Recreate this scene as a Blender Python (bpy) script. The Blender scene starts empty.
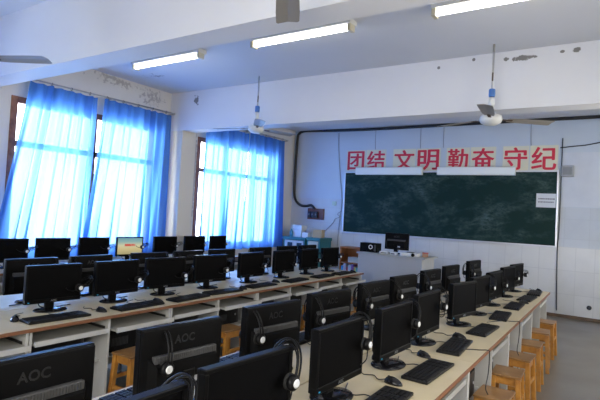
import bpy, bmesh, math, random
from mathutils import Vector, Matrix
random.seed(7)
SC = bpy.context.scene
COL = SC.collection
PI = math.pi
# ------------------------------------------------------------------ camera
cam_data = bpy.data.cameras.new('camera')
cam = bpy.data.objects.new('camera', cam_data)
COL.objects.link(cam)
SC.camera = cam
cam_data.sensor_width = 36.0
cam_data.lens = 485.0 / 600.0 * 36.0
cam_data.clip_start = 0.05
yaw, pit, rol = (math.radians(a) for a in (-33.2, 1.47, 3.2))
fw = Vector((math.sin(yaw) * math.cos(pit), math.cos(yaw) * math.cos(pit), math.sin(pit)))
rt = Vector((math.cos(yaw), -math.sin(yaw), 0))
up = rt.cross(fw)
r2 = rt * math.cos(rol) + up * math.sin(rol)
u2 = -rt * math.sin(rol) + up * math.cos(rol)
cam.matrix_world = Matrix((
    (r2.x, u2.x, -fw.x, 0), (r2.y, u2.y, -fw.y, 0), (r2.z, u2.z, -fw.z, 1.65), (0, 0, 0, 1)))
# ------------------------------------------------------------------ world, exposure
W = bpy.data.worlds.new('World'); SC.world = W; W.use_nodes = True
WN = W.node_tree; bg = WN.nodes['Background']
bg.inputs[0].default_value = (0.88, 0.94, 1.0, 1)
g_tc = WN.nodes.new('ShaderNodeTexCoord'); g_sp = WN.nodes.new('ShaderNodeSeparateXYZ'); g_mr = WN.nodes.new('ShaderNodeMapRange')
WN.links.new(g_tc.outputs['Generated'], g_sp.inputs[0]); WN.links.new(g_sp.outputs[0], g_mr.inputs[0])
# bright hazy sky on the window side, duller over the corridor side
g_mr.inputs[1].default_value = -0.35; g_mr.inputs[2].default_value = 0.3; g_mr.inputs[3].default_value = 11.0; g_mr.inputs[4].default_value = 1.5
WN.links.new(g_mr.outputs[0], bg.inputs[1])
SC.view_settings.view_transform = 'Standard'
SC.view_settings.look = 'None'
SC.view_settings.gamma = 1
SC.view_settings.use_curve_mapping = False
SC.view_settings.exposure = -0.16


def area(name, loc, rot, sx, sy, power, color):
    l = bpy.data.lights.new(name, 'AREA'); l.shape = 'RECTANGLE'
    l.size, l.size_y = sx, sy; l.energy = power; l.color = color
    o = bpy.data.objects.new(name, l); COL.objects.link(o)
    o.location = loc; o.rotation_euler = rot
    return o


SKY = (0.80, 0.90, 1.0)
# daylight arriving at the curtained windows on the left
area('daylight_window', (-7.55, 4.55, 2.0), (0, -PI / 2, 0), 2.3, 2.6, 200, SKY)
area('daylight_window', (-7.55, 8.15, 2.0), (0, -PI / 2, 0), 2.3, 2.9, 200, SKY)
area('daylight_window', (-7.55, 1.07, 2.0), (0, -PI / 2, 0), 2.3, 2.4, 260, (0.62, 0.80, 1.0))  # bluish fill for the near bay, behind the added window
# daylight through the windows in the right-hand wall (behind the frame edge)
area('daylight_corridor', (1.95, 2.6, 1.9), (0, PI / 2, 0), 1.5, 2.2, 85, (1, 0.92, 0.80))
area('daylight_corridor', (1.95, 7.2, 1.9), (0, PI / 2, 0), 1.5, 2.2, 95, (1, 0.95, 0.86))
# warm fill through an opening added in the unseen rear wall
area('fill_rear', (-1.0, -1.35, 1.9), (PI / 2, 0, 0), 2.3, 1.6, 95, (1, 0.93, 0.83))

# ------------------------------------------------------------------ materials
MATS = {}


def mat(name, col, rough=0.5, metal=0.0, spec=0.5, emit=None, es=0.0, noise=None, bump=None, coat=0.0):
    """noise=(scale, dark colour, amount) mixes in a second colour; bump=(scale, strength)"""
    if name in MATS:
        return MATS[name]
    m = bpy.data.materials.new(name); m.use_nodes = True
    nt = m.node_tree; b = nt.nodes['Principled BSDF']
    b.inputs['Base Color'].default_value = (*col, 1)
    b.inputs['Roughness'].default_value = rough
    b.inputs['Metallic'].default_value = metal
    b.inputs['Specular IOR Level'].default_value = spec
    b.inputs['Coat Weight'].default_value = coat
    if emit:
        b.inputs['Emission Color'].default_value = (*emit, 1)
        b.inputs['Emission Strength'].default_value = es
    tc = nt.nodes.new('ShaderNodeTexCoord')
    if noise:
        n = nt.nodes.new('ShaderNodeTexNoise'); n.inputs['Scale'].default_value = noise[0]; n.inputs['Detail'].default_value = 6
        nt.links.new(tc.outputs['Object'], n.inputs['Vector'])
        r = nt.nodes.new('ShaderNodeMapRange'); r.inputs[1].default_value = 0.35; r.inputs[2].default_value = 0.7
        r.inputs[4].default_value = noise[2]
        nt.links.new(n.outputs['Fac'], r.inputs[0])
        mx = nt.nodes.new('ShaderNodeMix'); mx.data_type = 'RGBA'
        mx.inputs[6].default_value = (*col, 1); mx.inputs[7].default_value = (*noise[1], 1)
        nt.links.new(r.outputs[0], mx.inputs[0]); nt.links.new(mx.outputs[2], b.inputs['Base Color'])
    if bump:
        n = nt.nodes.new('ShaderNodeTexNoise'); n.inputs['Scale'].default_value = bump[0]
        nt.links.new(tc.outputs['Object'], n.inputs['Vector'])
        bp = nt.nodes.new('ShaderNodeBump'); bp.inputs['Strength'].default_value = bump[1]; bp.inputs['Distance'].default_value = 0.01
        nt.links.new(n.outputs['Fac'], bp.inputs['Height']); nt.links.new(bp.outputs['Normal'], b.inputs['Normal'])
    MATS[name] = m
    return m


class NB:
    """small node-building helper"""
    def __init__(s, m): s.nt = m.node_tree; s.b = s.nt.nodes['Principled BSDF']
    def n(s, t, **k):
        o = s.nt.nodes.new('ShaderNode' + t)
        for a, v in k.items(): setattr(o, a, v)
        return o
    def l(s, a, b): s.nt.links.new(a, b)
    def math(s, op, a, b=0.0, c=None):
        o = s.n('Math', operation=op)
        for i, v in enumerate((a, b) if c is None else (a, b, c)):
            if isinstance(v, (int, float)): o.inputs[i].default_value = v
            else: s.l(v, o.inputs[i])
        return o.outputs[0]
    def mix(s, f, a, b):
        o = s.n('Mix', data_type='RGBA')
        for i, v in ((0, f), (6, a), (7, b)):
            if isinstance(v, (int, float)): o.inputs[i].default_value = v
            elif isinstance(v, tuple): o.inputs[i].default_value = (*v, 1)
            else: s.l(v, o.inputs[i])
        return o.outputs[2]
    def noise(s, vec, scale, detail=5, rough=0.55):
        o = s.n('TexNoise'); o.inputs['Scale'].default_value = scale; o.inputs['Detail'].default_value = detail
        o.inputs['Roughness'].default_value = rough
        s.l(vec, o.inputs['Vector']); return o.outputs['Fac']
    def rng(s, v, a, b, c=0.0, d=1.0):
        o = s.n('MapRange'); s.l(v, o.inputs[0])
        for i, x in enumerate((a, b, c, d)): o.inputs[i + 1].default_value = x
        return o.outputs[0]


def wall_material(name, col, spots=(), stain=None, tile=None, rough=0.6):
    """painted plaster; spots = flaked places (x,y,z,r); stain=(axis planes) peeling areas; tile=zones"""
    m = mat(name, col, rough); k = NB(m)
    tc = k.n('TexCoord').outputs['Object']
    sep = k.n('SeparateXYZ'); k.l(tc, sep.inputs[0]); X, Y, Z = sep.outputs
    c = k.mix(k.rng(k.noise(tc, 1.3), 0.3, 0.75, 0, 0.35), col, tuple(v * 0.88 for v in col))
    if tile:
        for (zmax, zmin, wt, ht, tcol, gcol, axis) in tile:
            cb = k.n('CombineXYZ'); k.l(Y if axis == 'Y' else X, cb.inputs[0]); k.l(Z, cb.inputs[1])
            br = k.n('TexBrick', offset=0.0, squash=1.0)
            br.inputs['Color1'].default_value = (*tcol, 1); br.inputs['Color2'].default_value = (*[v * 0.95 for v in tcol], 1)
            br.inputs['Mortar'].default_value = (*gcol, 1)
            br.inputs['Scale'].default_value = 1.0; br.inputs['Mortar Size'].default_value = 0.006
            br.inputs['Brick Width'].default_value = wt; br.inputs['Row Height'].default_value = ht
            k.l(cb.outputs[0], br.inputs['Vector'])
            f = k.math('MULTIPLY', k.math('LESS_THAN', Z, zmax), k.math('GREATER_THAN', Z, zmin))
            dirt = k.mix(k.rng(k.noise(tc, 3.0), 0.45, 0.75, 0, 0.4), br.outputs['Color'], tuple(v * 0.8 for v in tcol))
            c = k.mix(f, c, dirt)
            rr = k.mix(f, (rough,) * 3, (0.3,) * 3)
        k.l(rr, k.b.inputs['Roughness'])
    nz = k.noise(tc, 15.0, 8, 0.7)
    for (x, y, z, rx, ry, rz, th) in spots:
        q = k.math('ADD', k.math('ADD', k.math('POWER', k.math('DIVIDE', k.math('SUBTRACT', X, x), rx), 2),
                                 k.math('POWER', k.math('DIVIDE', k.math('SUBTRACT', Y, y), ry), 2)),
                   k.math('POWER', k.math('DIVIDE', k.math('SUBTRACT', Z, z), rz), 2))
        fall = k.math('MULTIPLY', k.math('SUBTRACT', 1.0, q), 0.35)
        f = k.math('ADD', nz, fall)
        f = k.rng(f, th, th + 0.06)
        inside = k.math('LESS_THAN', q, 1.0)
        c = k.mix(k.math('MULTIPLY', f, inside), c, stain or (0.19, 0.18, 0.165))
    k.l(c, k.b.inputs['Base Color'])
    bp = k.n('Bump'); bp.inputs['Strength'].default_value = 0.15; bp.inputs['Distance'].default_value = 0.01
    k.l(k.noise(tc, 22.0), bp.inputs['Height']); k.l(bp.outputs['Normal'], k.b.inputs['Normal'])
    return m


# ------------------------------------------------------------------ mesh helpers
def bx(bm, x0, x1, y0, y1, z0, z1, bevel=0.0, mi=0):
    t = bmesh.new(); bmesh.ops.create_cube(t, size=1)
    for v in t.verts:
        v.co = Vector(((x0 + x1) / 2 + v.co.x * (x1 - x0), (y0 + y1) / 2 + v.co.y * (y1 - y0), (z0 + z1) / 2 + v.co.z * (z1 - z0)))
    if bevel:
        bmesh.ops.bevel(t, geom=t.edges[:] + t.verts[:], offset=bevel, segments=2, affect='EDGES', profile=0.5)
    for f in t.faces: f.material_index = mi
    merge(bm, t)
    return bm


def merge(bm, t, M=None):
    if M is not None: bmesh.ops.transform(t, matrix=M, verts=t.verts)
    me = bpy.data.meshes.new('tmp'); t.to_mesh(me); t.free(); bm.from_mesh(me); bpy.data.meshes.remove(me)


def rbox(bm, c, size, M, bevel=0.0):
    t = bmesh.new(); bx(t, *(v for i in range(3) for v in (c[i] - size[i] / 2, c[i] + size[i] / 2)), bevel)
    merge(bm, t, M)


def lathe(bm, prof, seg=20, M=None, smooth=True):
    t = bmesh.new(); rings = []
    for r, z in prof:
        rings.append([t.verts.new((max(r, 1e-4) * math.cos(2 * PI * i / seg), max(r, 1e-4) * math.sin(2 * PI * i / seg), z)) for i in range(seg)])
    for a, b in zip(rings, rings[1:]):
        for i in range(seg):
            t.faces.new((a[i], a[(i + 1) % seg], b[(i + 1) % seg], b[i])).smooth = smooth
    t.faces.new(rings[0][::-1]); t.faces.new(rings[-1])
    merge(bm, t, M)
    return bm


def tube(bm, pts, r, seg=8, closed=False):
    pts = [Vector(p) for p in pts]; rings = []; n = len(pts)
    prev = None
    for i, p in enumerate(pts):
        a = pts[i - 1] if (i > 0 or closed) else p
        b = pts[(i + 1) % n] if (i < n - 1 or closed) else p
        d = (b - a).normalized()
        if prev is None:
            u = d.cross(Vector((0, 0, 1)))
            if u.length < 1e-3: u = d.cross(Vector((1, 0, 0)))
        else:
            u = prev - d * prev.dot(d)
        u.normalize(); prev = u; v = d.cross(u)
        rr = r[i] if isinstance(r, (list, tuple)) else r
        rings.append([bm.verts.new(p + (u * math.cos(2 * PI * k / seg) + v * math.sin(2 * PI * k / seg)) * rr) for k in range(seg)])
    for i in range(n if closed else n - 1):
        a, b = rings[i], rings[(i + 1) % n]
        for k in range(seg):
            bm.faces.new((a[k], a[(k + 1) % seg], b[(k + 1) % seg], b[k])).smooth = True
    if not closed:
        bm.faces.new(rings[0][::-1]); bm.faces.new(rings[-1])
    return bm


def smooth_path(pts, n=6):
    """Catmull-Rom through the points"""
    P = [Vector(p) for p in pts]; P = [P[0]] + P + [P[-1]]; out = []
    for i in range(1, len(P) - 2):
        for k in range(n):
            t = k / n; a, b, c, d = P[i - 1], P[i], P[i + 1], P[i + 2]
            out.append(0.5 * ((2 * b) + (c - a) * t + (2 * a - 5 * b + 4 * c - d) * t * t + (3 * b - 3 * c + d - a) * t ** 3))
    out.append(P[-2]); return out


def obj(name, bm, m, parent=None, loc=None):
    me = bpy.data.meshes.new(name)
    bmesh.ops.recalc_face_normals(bm, faces=bm.faces)
    bm.to_mesh(me); bm.free()
    for x in (m if isinstance(m, (list, tuple)) else [m]): me.materials.append(x)
    o = bpy.data.objects.new(name, me); COL.objects.link(o)
    if parent: o.parent = parent
    if loc: o.location = loc
    return o


def tag(o, label=None, cat=None, group=None, kind=None):
    if label: o['label'] = label
    if cat: o['category'] = cat
    if group: o['group'] = group
    if kind: o['kind'] = kind
    return o


def thing(name, label, cat, loc=(0, 0, 0), rz=0.0, group=None):
    o = bpy.data.objects.new(name, None); COL.objects.link(o)
    o.empty_display_size = 0.1
    o.location = loc; o.rotation_euler = (0, 0, rz)
    return tag(o, label, cat, group)


def copy_tree(o, parent=None):
    c = o.copy(); COL.objects.link(c)
    if parent: c.parent = parent
    for ch in [x for x in KIDS.get(o.name, ())]: copy_tree(ch, c)
    return c


KIDS = {}


def index_kids():
    KIDS.clear()
    for o in bpy.data.objects:
        if o.parent: KIDS.setdefault(o.parent.name, []).append(o)


def place(proto, used, loc, rz, label, group=None):
    if used: o = copy_tree(proto)
    else: o = proto
    o.location = loc; o.rotation_euler = (0, 0, rz)
    o['label'] = label
    if group: o['group'] = group
    return o


def text_bm(s, size, extrude, offset=0.0, align='CENTER'):
    c = bpy.data.curves.new('lettering', 'FONT'); c.body = s; c.size = size; c.extrude = extrude; c.offset = offset
    c.align_x = align; c.align_y = 'CENTER'; c.resolution_u = 3
    o = bpy.data.objects.new('lettering', c); COL.objects.link(o)
    dg = bpy.context.evaluated_depsgraph_get()
    me = bpy.data.meshes.new_from_object(o.evaluated_get(dg))
    bm = bmesh.new(); bm.from_mesh(me)
    bpy.data.objects.remove(o); bpy.data.curves.remove(c); bpy.data.meshes.remove(me)
    return bm


NTH = ['nearest', 'second', 'third', 'fourth', 'fifth', 'sixth', 'seventh', 'eighth', 'ninth', 'tenth', 'eleventh', 'twelfth']
# ------------------------------------------------------------------ room constants
XL, XR, YB, YF, ZC = -6.89, 1.6, -1.15, 10.15, 3.69
WIN1 = (3.28, 5.78); WIN2 = (6.77, 9.40); WZ0, WZ1 = 0.86, 3.02
WIN_ADDED = (-.15, 2.30)  # out-of-view opening, added to bring blue light into the near bay
ZB = 3.0

plaster = wall_material('left_wall_paint', (0.72, 0.68, 0.59), spots=(
    (XL, 4.9, 3.62, .3, .9, .16, .80), (XL, 5.6, 3.50, .3, .5, .32, .80), (XL, 6.62, 2.2, .3, .17, 1.2, .50), (XL, 6.45, 3.45, .3, .3, .25, .68)), stain=(.46, .42, .36))
front_mat = wall_material('front_wall_paint', (0.52, 0.58, 0.64),
                          tile=((2.02, 1.29, 0.4, 0.36, (0.54, 0.575, 0.61), (0.49, 0.52, 0.55), 'X'),
                                (1.29, -1, 0.30, 0.43, (0.64, 0.64, 0.62), (0.55, 0.55, 0.54), 'X')))
plain = wall_material('plain_wall_paint', (0.68, 0.68, 0.66))
ceil_mat = wall_material('ceiling_paint', (0.65, 0.655, 0.67), spots=(
    (-6.2, 5.1, ZC, .5, .25, .2, .86),))
beam_mat = wall_material('beam_paint', (0.70, 0.695, 0.70), spots=(
    (-0.98, 6.03, 3.59, .17, .3, .045, .66), (-1.15, 6.03, 3.60, .05, .3, .03, .64), (-0.43, 6.03, 3.61, .05, .3, .04, .62), (-0.57, 6.03, 3.61, .03, .3, .02, .6),
    (-1.96, 6.03, 3.59, .02, .3, .02, .4), (-1.53, 6.03, 3.64, .02, .3, .02, .4), (-6.25, 6.03, 3.52, .10, .3, .14, .74)))

# floor ------------------------------------------------------------
fm = mat('polished_concrete', (0.20, 0.20, 0.19), 0.28); k = NB(fm)
tc = k.n('TexCoord').outputs['Object']
c = k.mix(k.rng(k.noise(tc, 1.6), 0.3, 0.7), (0.150, 0.132, 0.106), (0.180, 0.160, 0.130))
c = k.mix(k.rng(k.noise(tc, 60.0, 3), 0.45, 0.7, 0, 0.3), c, (0.11, 0.105, 0.095))
k.l(c, k.b.inputs['Base Color'])
k.l(k.rng(k.noise(tc, 1.5, 2), 0.3, 0.7, 0.30, 0.38), k.b.inputs['Roughness'])


def struct(name, bm, m, parent=None):
    o = obj(name, bm, m, parent)
    if not parent: o['kind'] = 'structure'
    return o


struct('floor', bx(bmesh.new(), XL - .25, XR + .25, YB - .2, YF + .2, -0.1, 0), fm)
struct('ceiling', bx(bmesh.new(), XL - .25, XR + .25, YB - .2, YF + .2, ZC, ZC + 0.15), ceil_mat)
struct('wall_front', bx(bmesh.new(), XL - .25, XR + .25, YF, YF + 0.2, 0, ZC), front_mat)
# left wall with two window openings and an added one out of view
bm = bmesh.new()
for a, b in ((YB, WIN_ADDED[0]), (WIN_ADDED[1], WIN1[0]), (WIN1[1], WIN2[0]), (WIN2[1], YF)): bx(bm, XL - .24, XL, a, b, 0, ZC)
for w in (WIN1, WIN2, WIN_ADDED):
    bx(bm, XL - .24, XL, w[0], w[1], 0, WZ0); bx(bm, XL - .24, XL, w[0], w[1], WZ1, ZC)
bx(bm, XL - .24, XL + .33, 6.06, 6.40, 0, ZC)       # pilaster under the far beam
struct('wall_left', bm, plaster)
# right wall with window openings; rear wall with an opening placed for fill light
bm = bmesh.new()
for a, b in ((YB, 1.5), (3.7, 6.1), (8.3, YF)): bx(bm, XR, XR + .2, a, b, 0, ZC)
for a, b in ((1.5, 3.7), (6.1, 8.3)): bx(bm, XR, XR + .2, a, b, 0, 1.1); bx(bm, XR, XR + .2, a, b, 2.7, ZC)
struct('wall_right', bm, plain)
bm = bmesh.new()
bx(bm, XL, -2.2, YB - .2, YB, 0, ZC); bx(bm, 0.2, XR, YB - .2, YB, 0, ZC); bx(bm, -2.2, 0.2, YB - .2, YB, 0, 1.0); bx(bm, -2.2, 0.2, YB - .2, YB, 2.8, ZC)
struct('wall_rear', bm, plain)
# ceiling beams and skirting
o = struct('trim_1', bx(bmesh.new(), XL, XR, 6.05, 6.33, ZB, ZC), beam_mat)
o = struct('trim_2', bx(bmesh.new(), XL, XR, 2.66, 2.93, ZB, ZC), beam_mat)
skirt = mat('skirting_brown', (0.16, 0.10, 0.06), 0.5, noise=(8, (0.09, 0.06, 0.04), 1))
struct('baseboard_front', bx(bmesh.new(), XL, XR, YF - .015, YF, 0, 0.06), skirt)
struct('baseboard_left', bx(bmesh.new(), XL, XL + .015, YB, 6.06, 0, 0.1), skirt)

# windows -----------------------------------------------------------
wood_brown = mat('brown_window_wood', (0.34, 0.13, 0.055), 0.4, noise=(14, (0.17, 0.055, 0.022), 1))
glass = bpy.data.materials.new('window_glass'); glass.use_nodes = True
nt = glass.node_tree; nt.nodes.clear()
o_ = nt.nodes.new('ShaderNodeOutputMaterial'); mx = nt.nodes.new('ShaderNodeMixShader')
tr = nt.nodes.new('ShaderNodeBsdfTransparent'); gl = nt.nodes.new('ShaderNodeBsdfGlossy'); gl.inputs['Roughness'].default_value = 0.02
mx.inputs[0].default_value = 0.06
nt.links.new(tr.outputs[0], mx.inputs[1]); nt.links.new(gl.outputs[0], mx.inputs[2]); nt.links.new(mx.outputs[0], o_.inputs[0])


def window(n, w, mull):
    bm = bmesh.new(); x0, x1 = XL - .13, XL + .01; y0, y1 = w
    bx(bm, x0, x1, y0, y0 + .09, WZ0, WZ1, .006); bx(bm, x0, x1, y1 - .09, y1, WZ0, WZ1, .006)
    bx(bm, x0, x1, y0 + .09, y1 - .09, WZ1 - .09, WZ1, .006); bx(bm, x0, x1, y0 + .09, y1 - .09, WZ0, WZ0 + .08, .006)
    bx(bm, x0 + .03, x1 - .02, y0 + .09, y1 - .09, 2.34, 2.42)
    for m_ in mull: bx(bm, x0 + .03, x1 - .02, m_ - .035, m_ + .035, WZ0 + .08, WZ1 - .09)
    f = struct('window_%d' % n, bm, wood_brown)
    obj('window_pane', bx(bmesh.new(), XL - .075, XL - .07, y0 + .05, y1 - .05, WZ0 + .04, WZ1 - .04), glass, f)
    obj('window_sill', bx(bmesh.new(), XL - .20, XL + .06, y0 - .04, y1 + .04, WZ0 - .04, WZ0, .008), mat('sill_white', (0.6, 0.6, 0.58), 0.5), f)


window(1, WIN1, (4.56,))
window(2, WIN2, (7.66, 8.6))
window(3, WIN_ADDED, (1.07,))  # unseen window, added with its curtains and rod for blue light

# curtains ----------------------------------------------------------
cm = bpy.data.materials.new('blue_curtain_cloth'); cm.use_nodes = True
nt = cm.node_tree; nt.nodes.clear()
o_ = nt.nodes.new('ShaderNodeOutputMaterial')
df = nt.nodes.new('ShaderNodeBsdfDiffuse'); df.inputs[0].default_value = (0.09, 0.23, 0.56, 1)
tl = nt.nodes.new('ShaderNodeBsdfTranslucent'); tl.inputs[0].default_value = (0.10, 0.30, 0.85, 1)
ms = nt.nodes.new('ShaderNodeMixShader'); ms.inputs[0].default_value = 0.55
nt.links.new(df.outputs[0], ms.inputs[1]); nt.links.new(tl.outputs[0], ms.inputs[2])
tp = nt.nodes.new('ShaderNodeBsdfTransparent'); tp.inputs[0].default_value = (0.46, 0.74, 1.0, 1)
m2 = nt.nodes.new('ShaderNodeMixShader')
lw = nt.nodes.new('ShaderNodeLayerWeight'); lw.inputs[0].default_value = 0.5
mr = nt.nodes.new('ShaderNodeMapRange'); mr.inputs[1].default_value = 0.05; mr.inputs[2].default_value = 0.62; mr.inputs[3].default_value = 0.17; mr.inputs[4].default_value = 0.02
nt.links.new(lw.outputs['Facing'], mr.inputs[0]); nt.links.new(mr.outputs[0], m2.inputs[0])
nt.links.new(ms.outputs[0], m2.inputs[1]); nt.links.new(tp.outputs[0], m2.inputs[2]); nt.links.new(m2.outputs[0], o_.inputs[0])
tcn = nt.nodes.new('ShaderNodeTexCoord'); wv = nt.nodes.new('ShaderNodeTexNoise'); wv.inputs['Scale'].default_value = 260
bp = nt.nodes.new('ShaderNodeBump'); bp.inputs['Strength'].default_value = 0.05
nt.links.new(tcn.outputs['Object'], wv.inputs[0]); nt.links.new(wv.outputs[0], bp.inputs['Height']); nt.links.new(bp.outputs[0], df.inputs['Normal'])


def curtain(label, top, bot, ztop, zbot, folds, seed, x0=XL + .14, bulge=0.0):
    """top/bot: (y_left, y_right) of the hanging cloth at the rod and at the hem"""
    rnd = random.Random(seed); bm = bmesh.new(); nu, nv = 150, 26
    ph = [rnd.uniform(0, 6.28) for _ in range(6)]
    # uneven pleats
    warp = [rnd.uniform(-.25, .25) for _ in range(4)]
    grid = []
    for j in range(nv + 1):
        v = j / nv; row = []
        yl = top[0] + (bot[0] - top[0]) * v ** 1.1; yr = top[1] + (bot[1] - top[1]) * v ** 1.1
        for i in range(nu + 1):
            u = i / nu
            uw = u + 0.02 * math.sin(2 * PI * u * 3 + ph[0]) + warp[0] * .06 * math.sin(2 * PI * u + v * 1.5 + ph[1])
            p = 2 * PI * folds * uw
            amp = (0.026 + 0.028 * v) * (1 + .45 * math.sin(u * 11 + ph[2]))
            x = amp * math.sin(p) + 0.35 * amp * math.sin(p * 0.47 + ph[3] + v * 1.2) + 0.3 * amp * math.sin(2 * p + ph[4] * v)
            y = yl + (yr - yl) * u + 0.012 * math.cos(p) * (0.4 + v)
            zz = ztop - 0.006 * abs(math.sin(PI * folds * u)) - (ztop - zbot) * v
            row.append(bm.verts.new((x0 + x + bulge * v, y, zz)))
        grid.append(row)
    for a, b in zip(grid, grid[1:]):
        for i in range(nu): bm.faces.new((a[i], a[i + 1], b[i + 1], b[i])).smooth = True
    o = obj('curtain', bm, cm)
    md = o.modifiers.new('thick', 'SOLIDIFY'); md.thickness = 0.002
    o.modifiers.remove(md)
    tag(o, label, 'curtain', None)
    # hem band as its own strip
    hm = bmesh.new()
    last = grid
    return o


curtain('blue curtain at the far left, hem swept leftward over the monitors', (3.43, 4.46), (3.02, 4.36), 3.24, .78, 7, 1, bulge=.04)
curtain('blue curtain on the nearer window, right one of its pair beside the pillar', (4.60, 5.95), (4.30, 5.95), 3.26, .78, 8.5, 2, bulge=.03)
curtain('blue curtain on the far window, left one beside the peeling wall strip', (6.82, 8.12), (6.80, 8.01), 3.30, .80, 7, 3)
curtain('blue curtain on the far window, right one next to the teal cabinets', (8.15, 9.52), (8.05, 9.62), 3.34, .80, 8.5, 4)
curtain('blue curtain on the added unseen window of the near bay, left of the pair', (-.10, 1.0), (-.15, .75), 3.26, .80, 7, 5)
curtain('blue curtain on the added unseen window of the near bay, right of the pair', (1.35, 2.30), (1.55, 2.36), 3.26, .80, 7, 6)
rodm = mat('rod_metal', (0.45, 0.43, 0.40), 0.35, 0.8)
for (y0, y1, z0, z1, lab) in ((3.36, 6.03, 3.245, 3.285, 'thin metal curtain rod with rings above the nearer window'), (6.65, 9.64, 3.31, 3.36, 'thin metal curtain rod above the far window, behind the beam'), (-.2, 2.42, 3.265, 3.265, 'thin metal curtain rod above the added unseen near bay window')):
    t = thing('curtain_rod', lab, 'curtain rod', (XL, y0, z0))
    dy, dz = y1 - y0, z1 - z0
    obj('rod', tube(bmesh.new(), [(.14, 0, .02), (.14, dy, dz + .02)], .011), rodm, t)
    for f in (0.01, .5, .99):
        obj('bracket', bx(bmesh.new(), 0, .15, dy * f - .012, dy * f + .012, dz * f - .005, dz * f + .012), rodm, t)
    n = 9
    for i in range(n):
        f = (i + .3) / n
        ring = [(.14 + .02 * math.cos(a), dy * f, dz * f + .012 + .022 * math.sin(a)) for a in (2 * PI * q / 10 for q in range(10))]
        obj('ring', tube(bmesh.new(), ring, .004, 6, True), mat('ring_dark', (0.10, .09, .08), .4, .6), t)

# ------------------------------------------------------------------ blackboard wall
alu = mat('aluminium', (0.62, 0.63, 0.65), 0.35, 0.7)
bbm = mat('chalkboard_green', (0.012, 0.038, 0.036), 0.5, spec=.12); k = NB(bbm)
tc = k.n('TexCoord').outputs['Object']
mp = k.n('Mapping'); k.l(tc, mp.inputs[0]); mp.inputs['Scale'].default_value = (1.0, 1.0, 1.8); mp.inputs['Rotation'].default_value = (0, .5, 0)
n1 = k.noise(mp.outputs[0], 1.3, 8, .6); n2 = k.noise(mp.outputs[0], 11.0, 6, .7)
sm = k.math('MULTIPLY', k.rng(n1, .46, .70), k.rng(n2, .36, .72))
c = k.mix(k.math('MULTIPLY', sm, .50), (0.007, 0.027, 0.023), (0.20, 0.29, 0.27))
k.l(c, k.b.inputs['Base Color'])
t = thing('blackboard', 'long dark green chalkboard with chalk smears on the front wall', 'blackboard', (-3.15, YF, 1.28))
bw, bh = 4.42, 1.375
obj('board_surface', bx(bmesh.new(), -bw / 2, bw / 2, -.035, -.004, 0, bh), bbm, t)
fb = bmesh.new()
bx(fb, -bw / 2 - .03, -bw / 2, -.05, -.002, -.03, bh + .03, .004); bx(fb, bw / 2, bw / 2 + .03, -.05, -.002, -.03, bh + .03, .004)
bx(fb, -bw / 2, bw / 2, -.05, -.002, bh, bh + .03, .004); bx(fb, -bw / 2, bw / 2, -.05, -.002, -.03, 0, .004)
obj('board_frame', fb, alu, t)
t.rotation_euler = (0, math.radians(-0.4), 0)

paper = mat('notice_paper', (0.62, 0.64, 0.66), .7)
t = thing('notice_sheet', 'white paper notice with two lines stuck on the board right end', 'notice', (-1.12, YF - .037, 2.00))
obj('sheet', bx(bmesh.new(), -.165, .165, -.003, 0, 0, .26), paper, t)
pb = bmesh.new()
for zz in (.09, .15):
    x = -.13
    while x < .12:
        w = random.uniform(.012, .03); bx(pb, x, x + w, -.0045, -.003, zz, zz + .022); x += w + .007
obj('printed_lines', pb, mat('print_grey', (.12, .12, .14), .7), t)

# lamp covers over the board
cov = mat('cover_white', (0.82, 0.84, 0.78), .35)
for (xa, xb, z, lab) in ((-5.06, -3.50, 2.655, 'white board lamp housing in front of the left two red slogans'), (-3.17, -1.66, 2.655, 'white board lamp housing in front of the third red slogan')):
    t = thing('board_lamp', lab, 'board light', ((xa + xb) / 2, YF, z), 0, None)
    hw = (xb - xa) / 2
    p = bmesh.new(); prof = [(-.16, -.06), (-.16, .09), (-.14, .105), (-.07, .105), (-.06, .09), (-.06, -.06)]
    va = [p.verts.new((-hw, y, zz)) for y, zz in prof]; vb = [p.verts.new((hw, y, zz)) for y, zz in prof]
    for i in range(6): p.faces.new((va[i], va[(i + 1) % 6], vb[(i + 1) % 6], vb[i]))
    p.faces.new(va[::-1]); p.faces.new(vb)
    obj('housing', p, cov, t)
    for s in (-.7, .7): obj('bracket', bx(bmesh.new(), s * hw - .02, s * hw + .02, -.07, -.052, -.0, .03), alu, t)
    for s in (-.7, .7): obj('wall_arm', bx(bmesh.new(), s * hw - .012, s * hw + .012, -.062, 0, .05, .062), alu, t)

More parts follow.
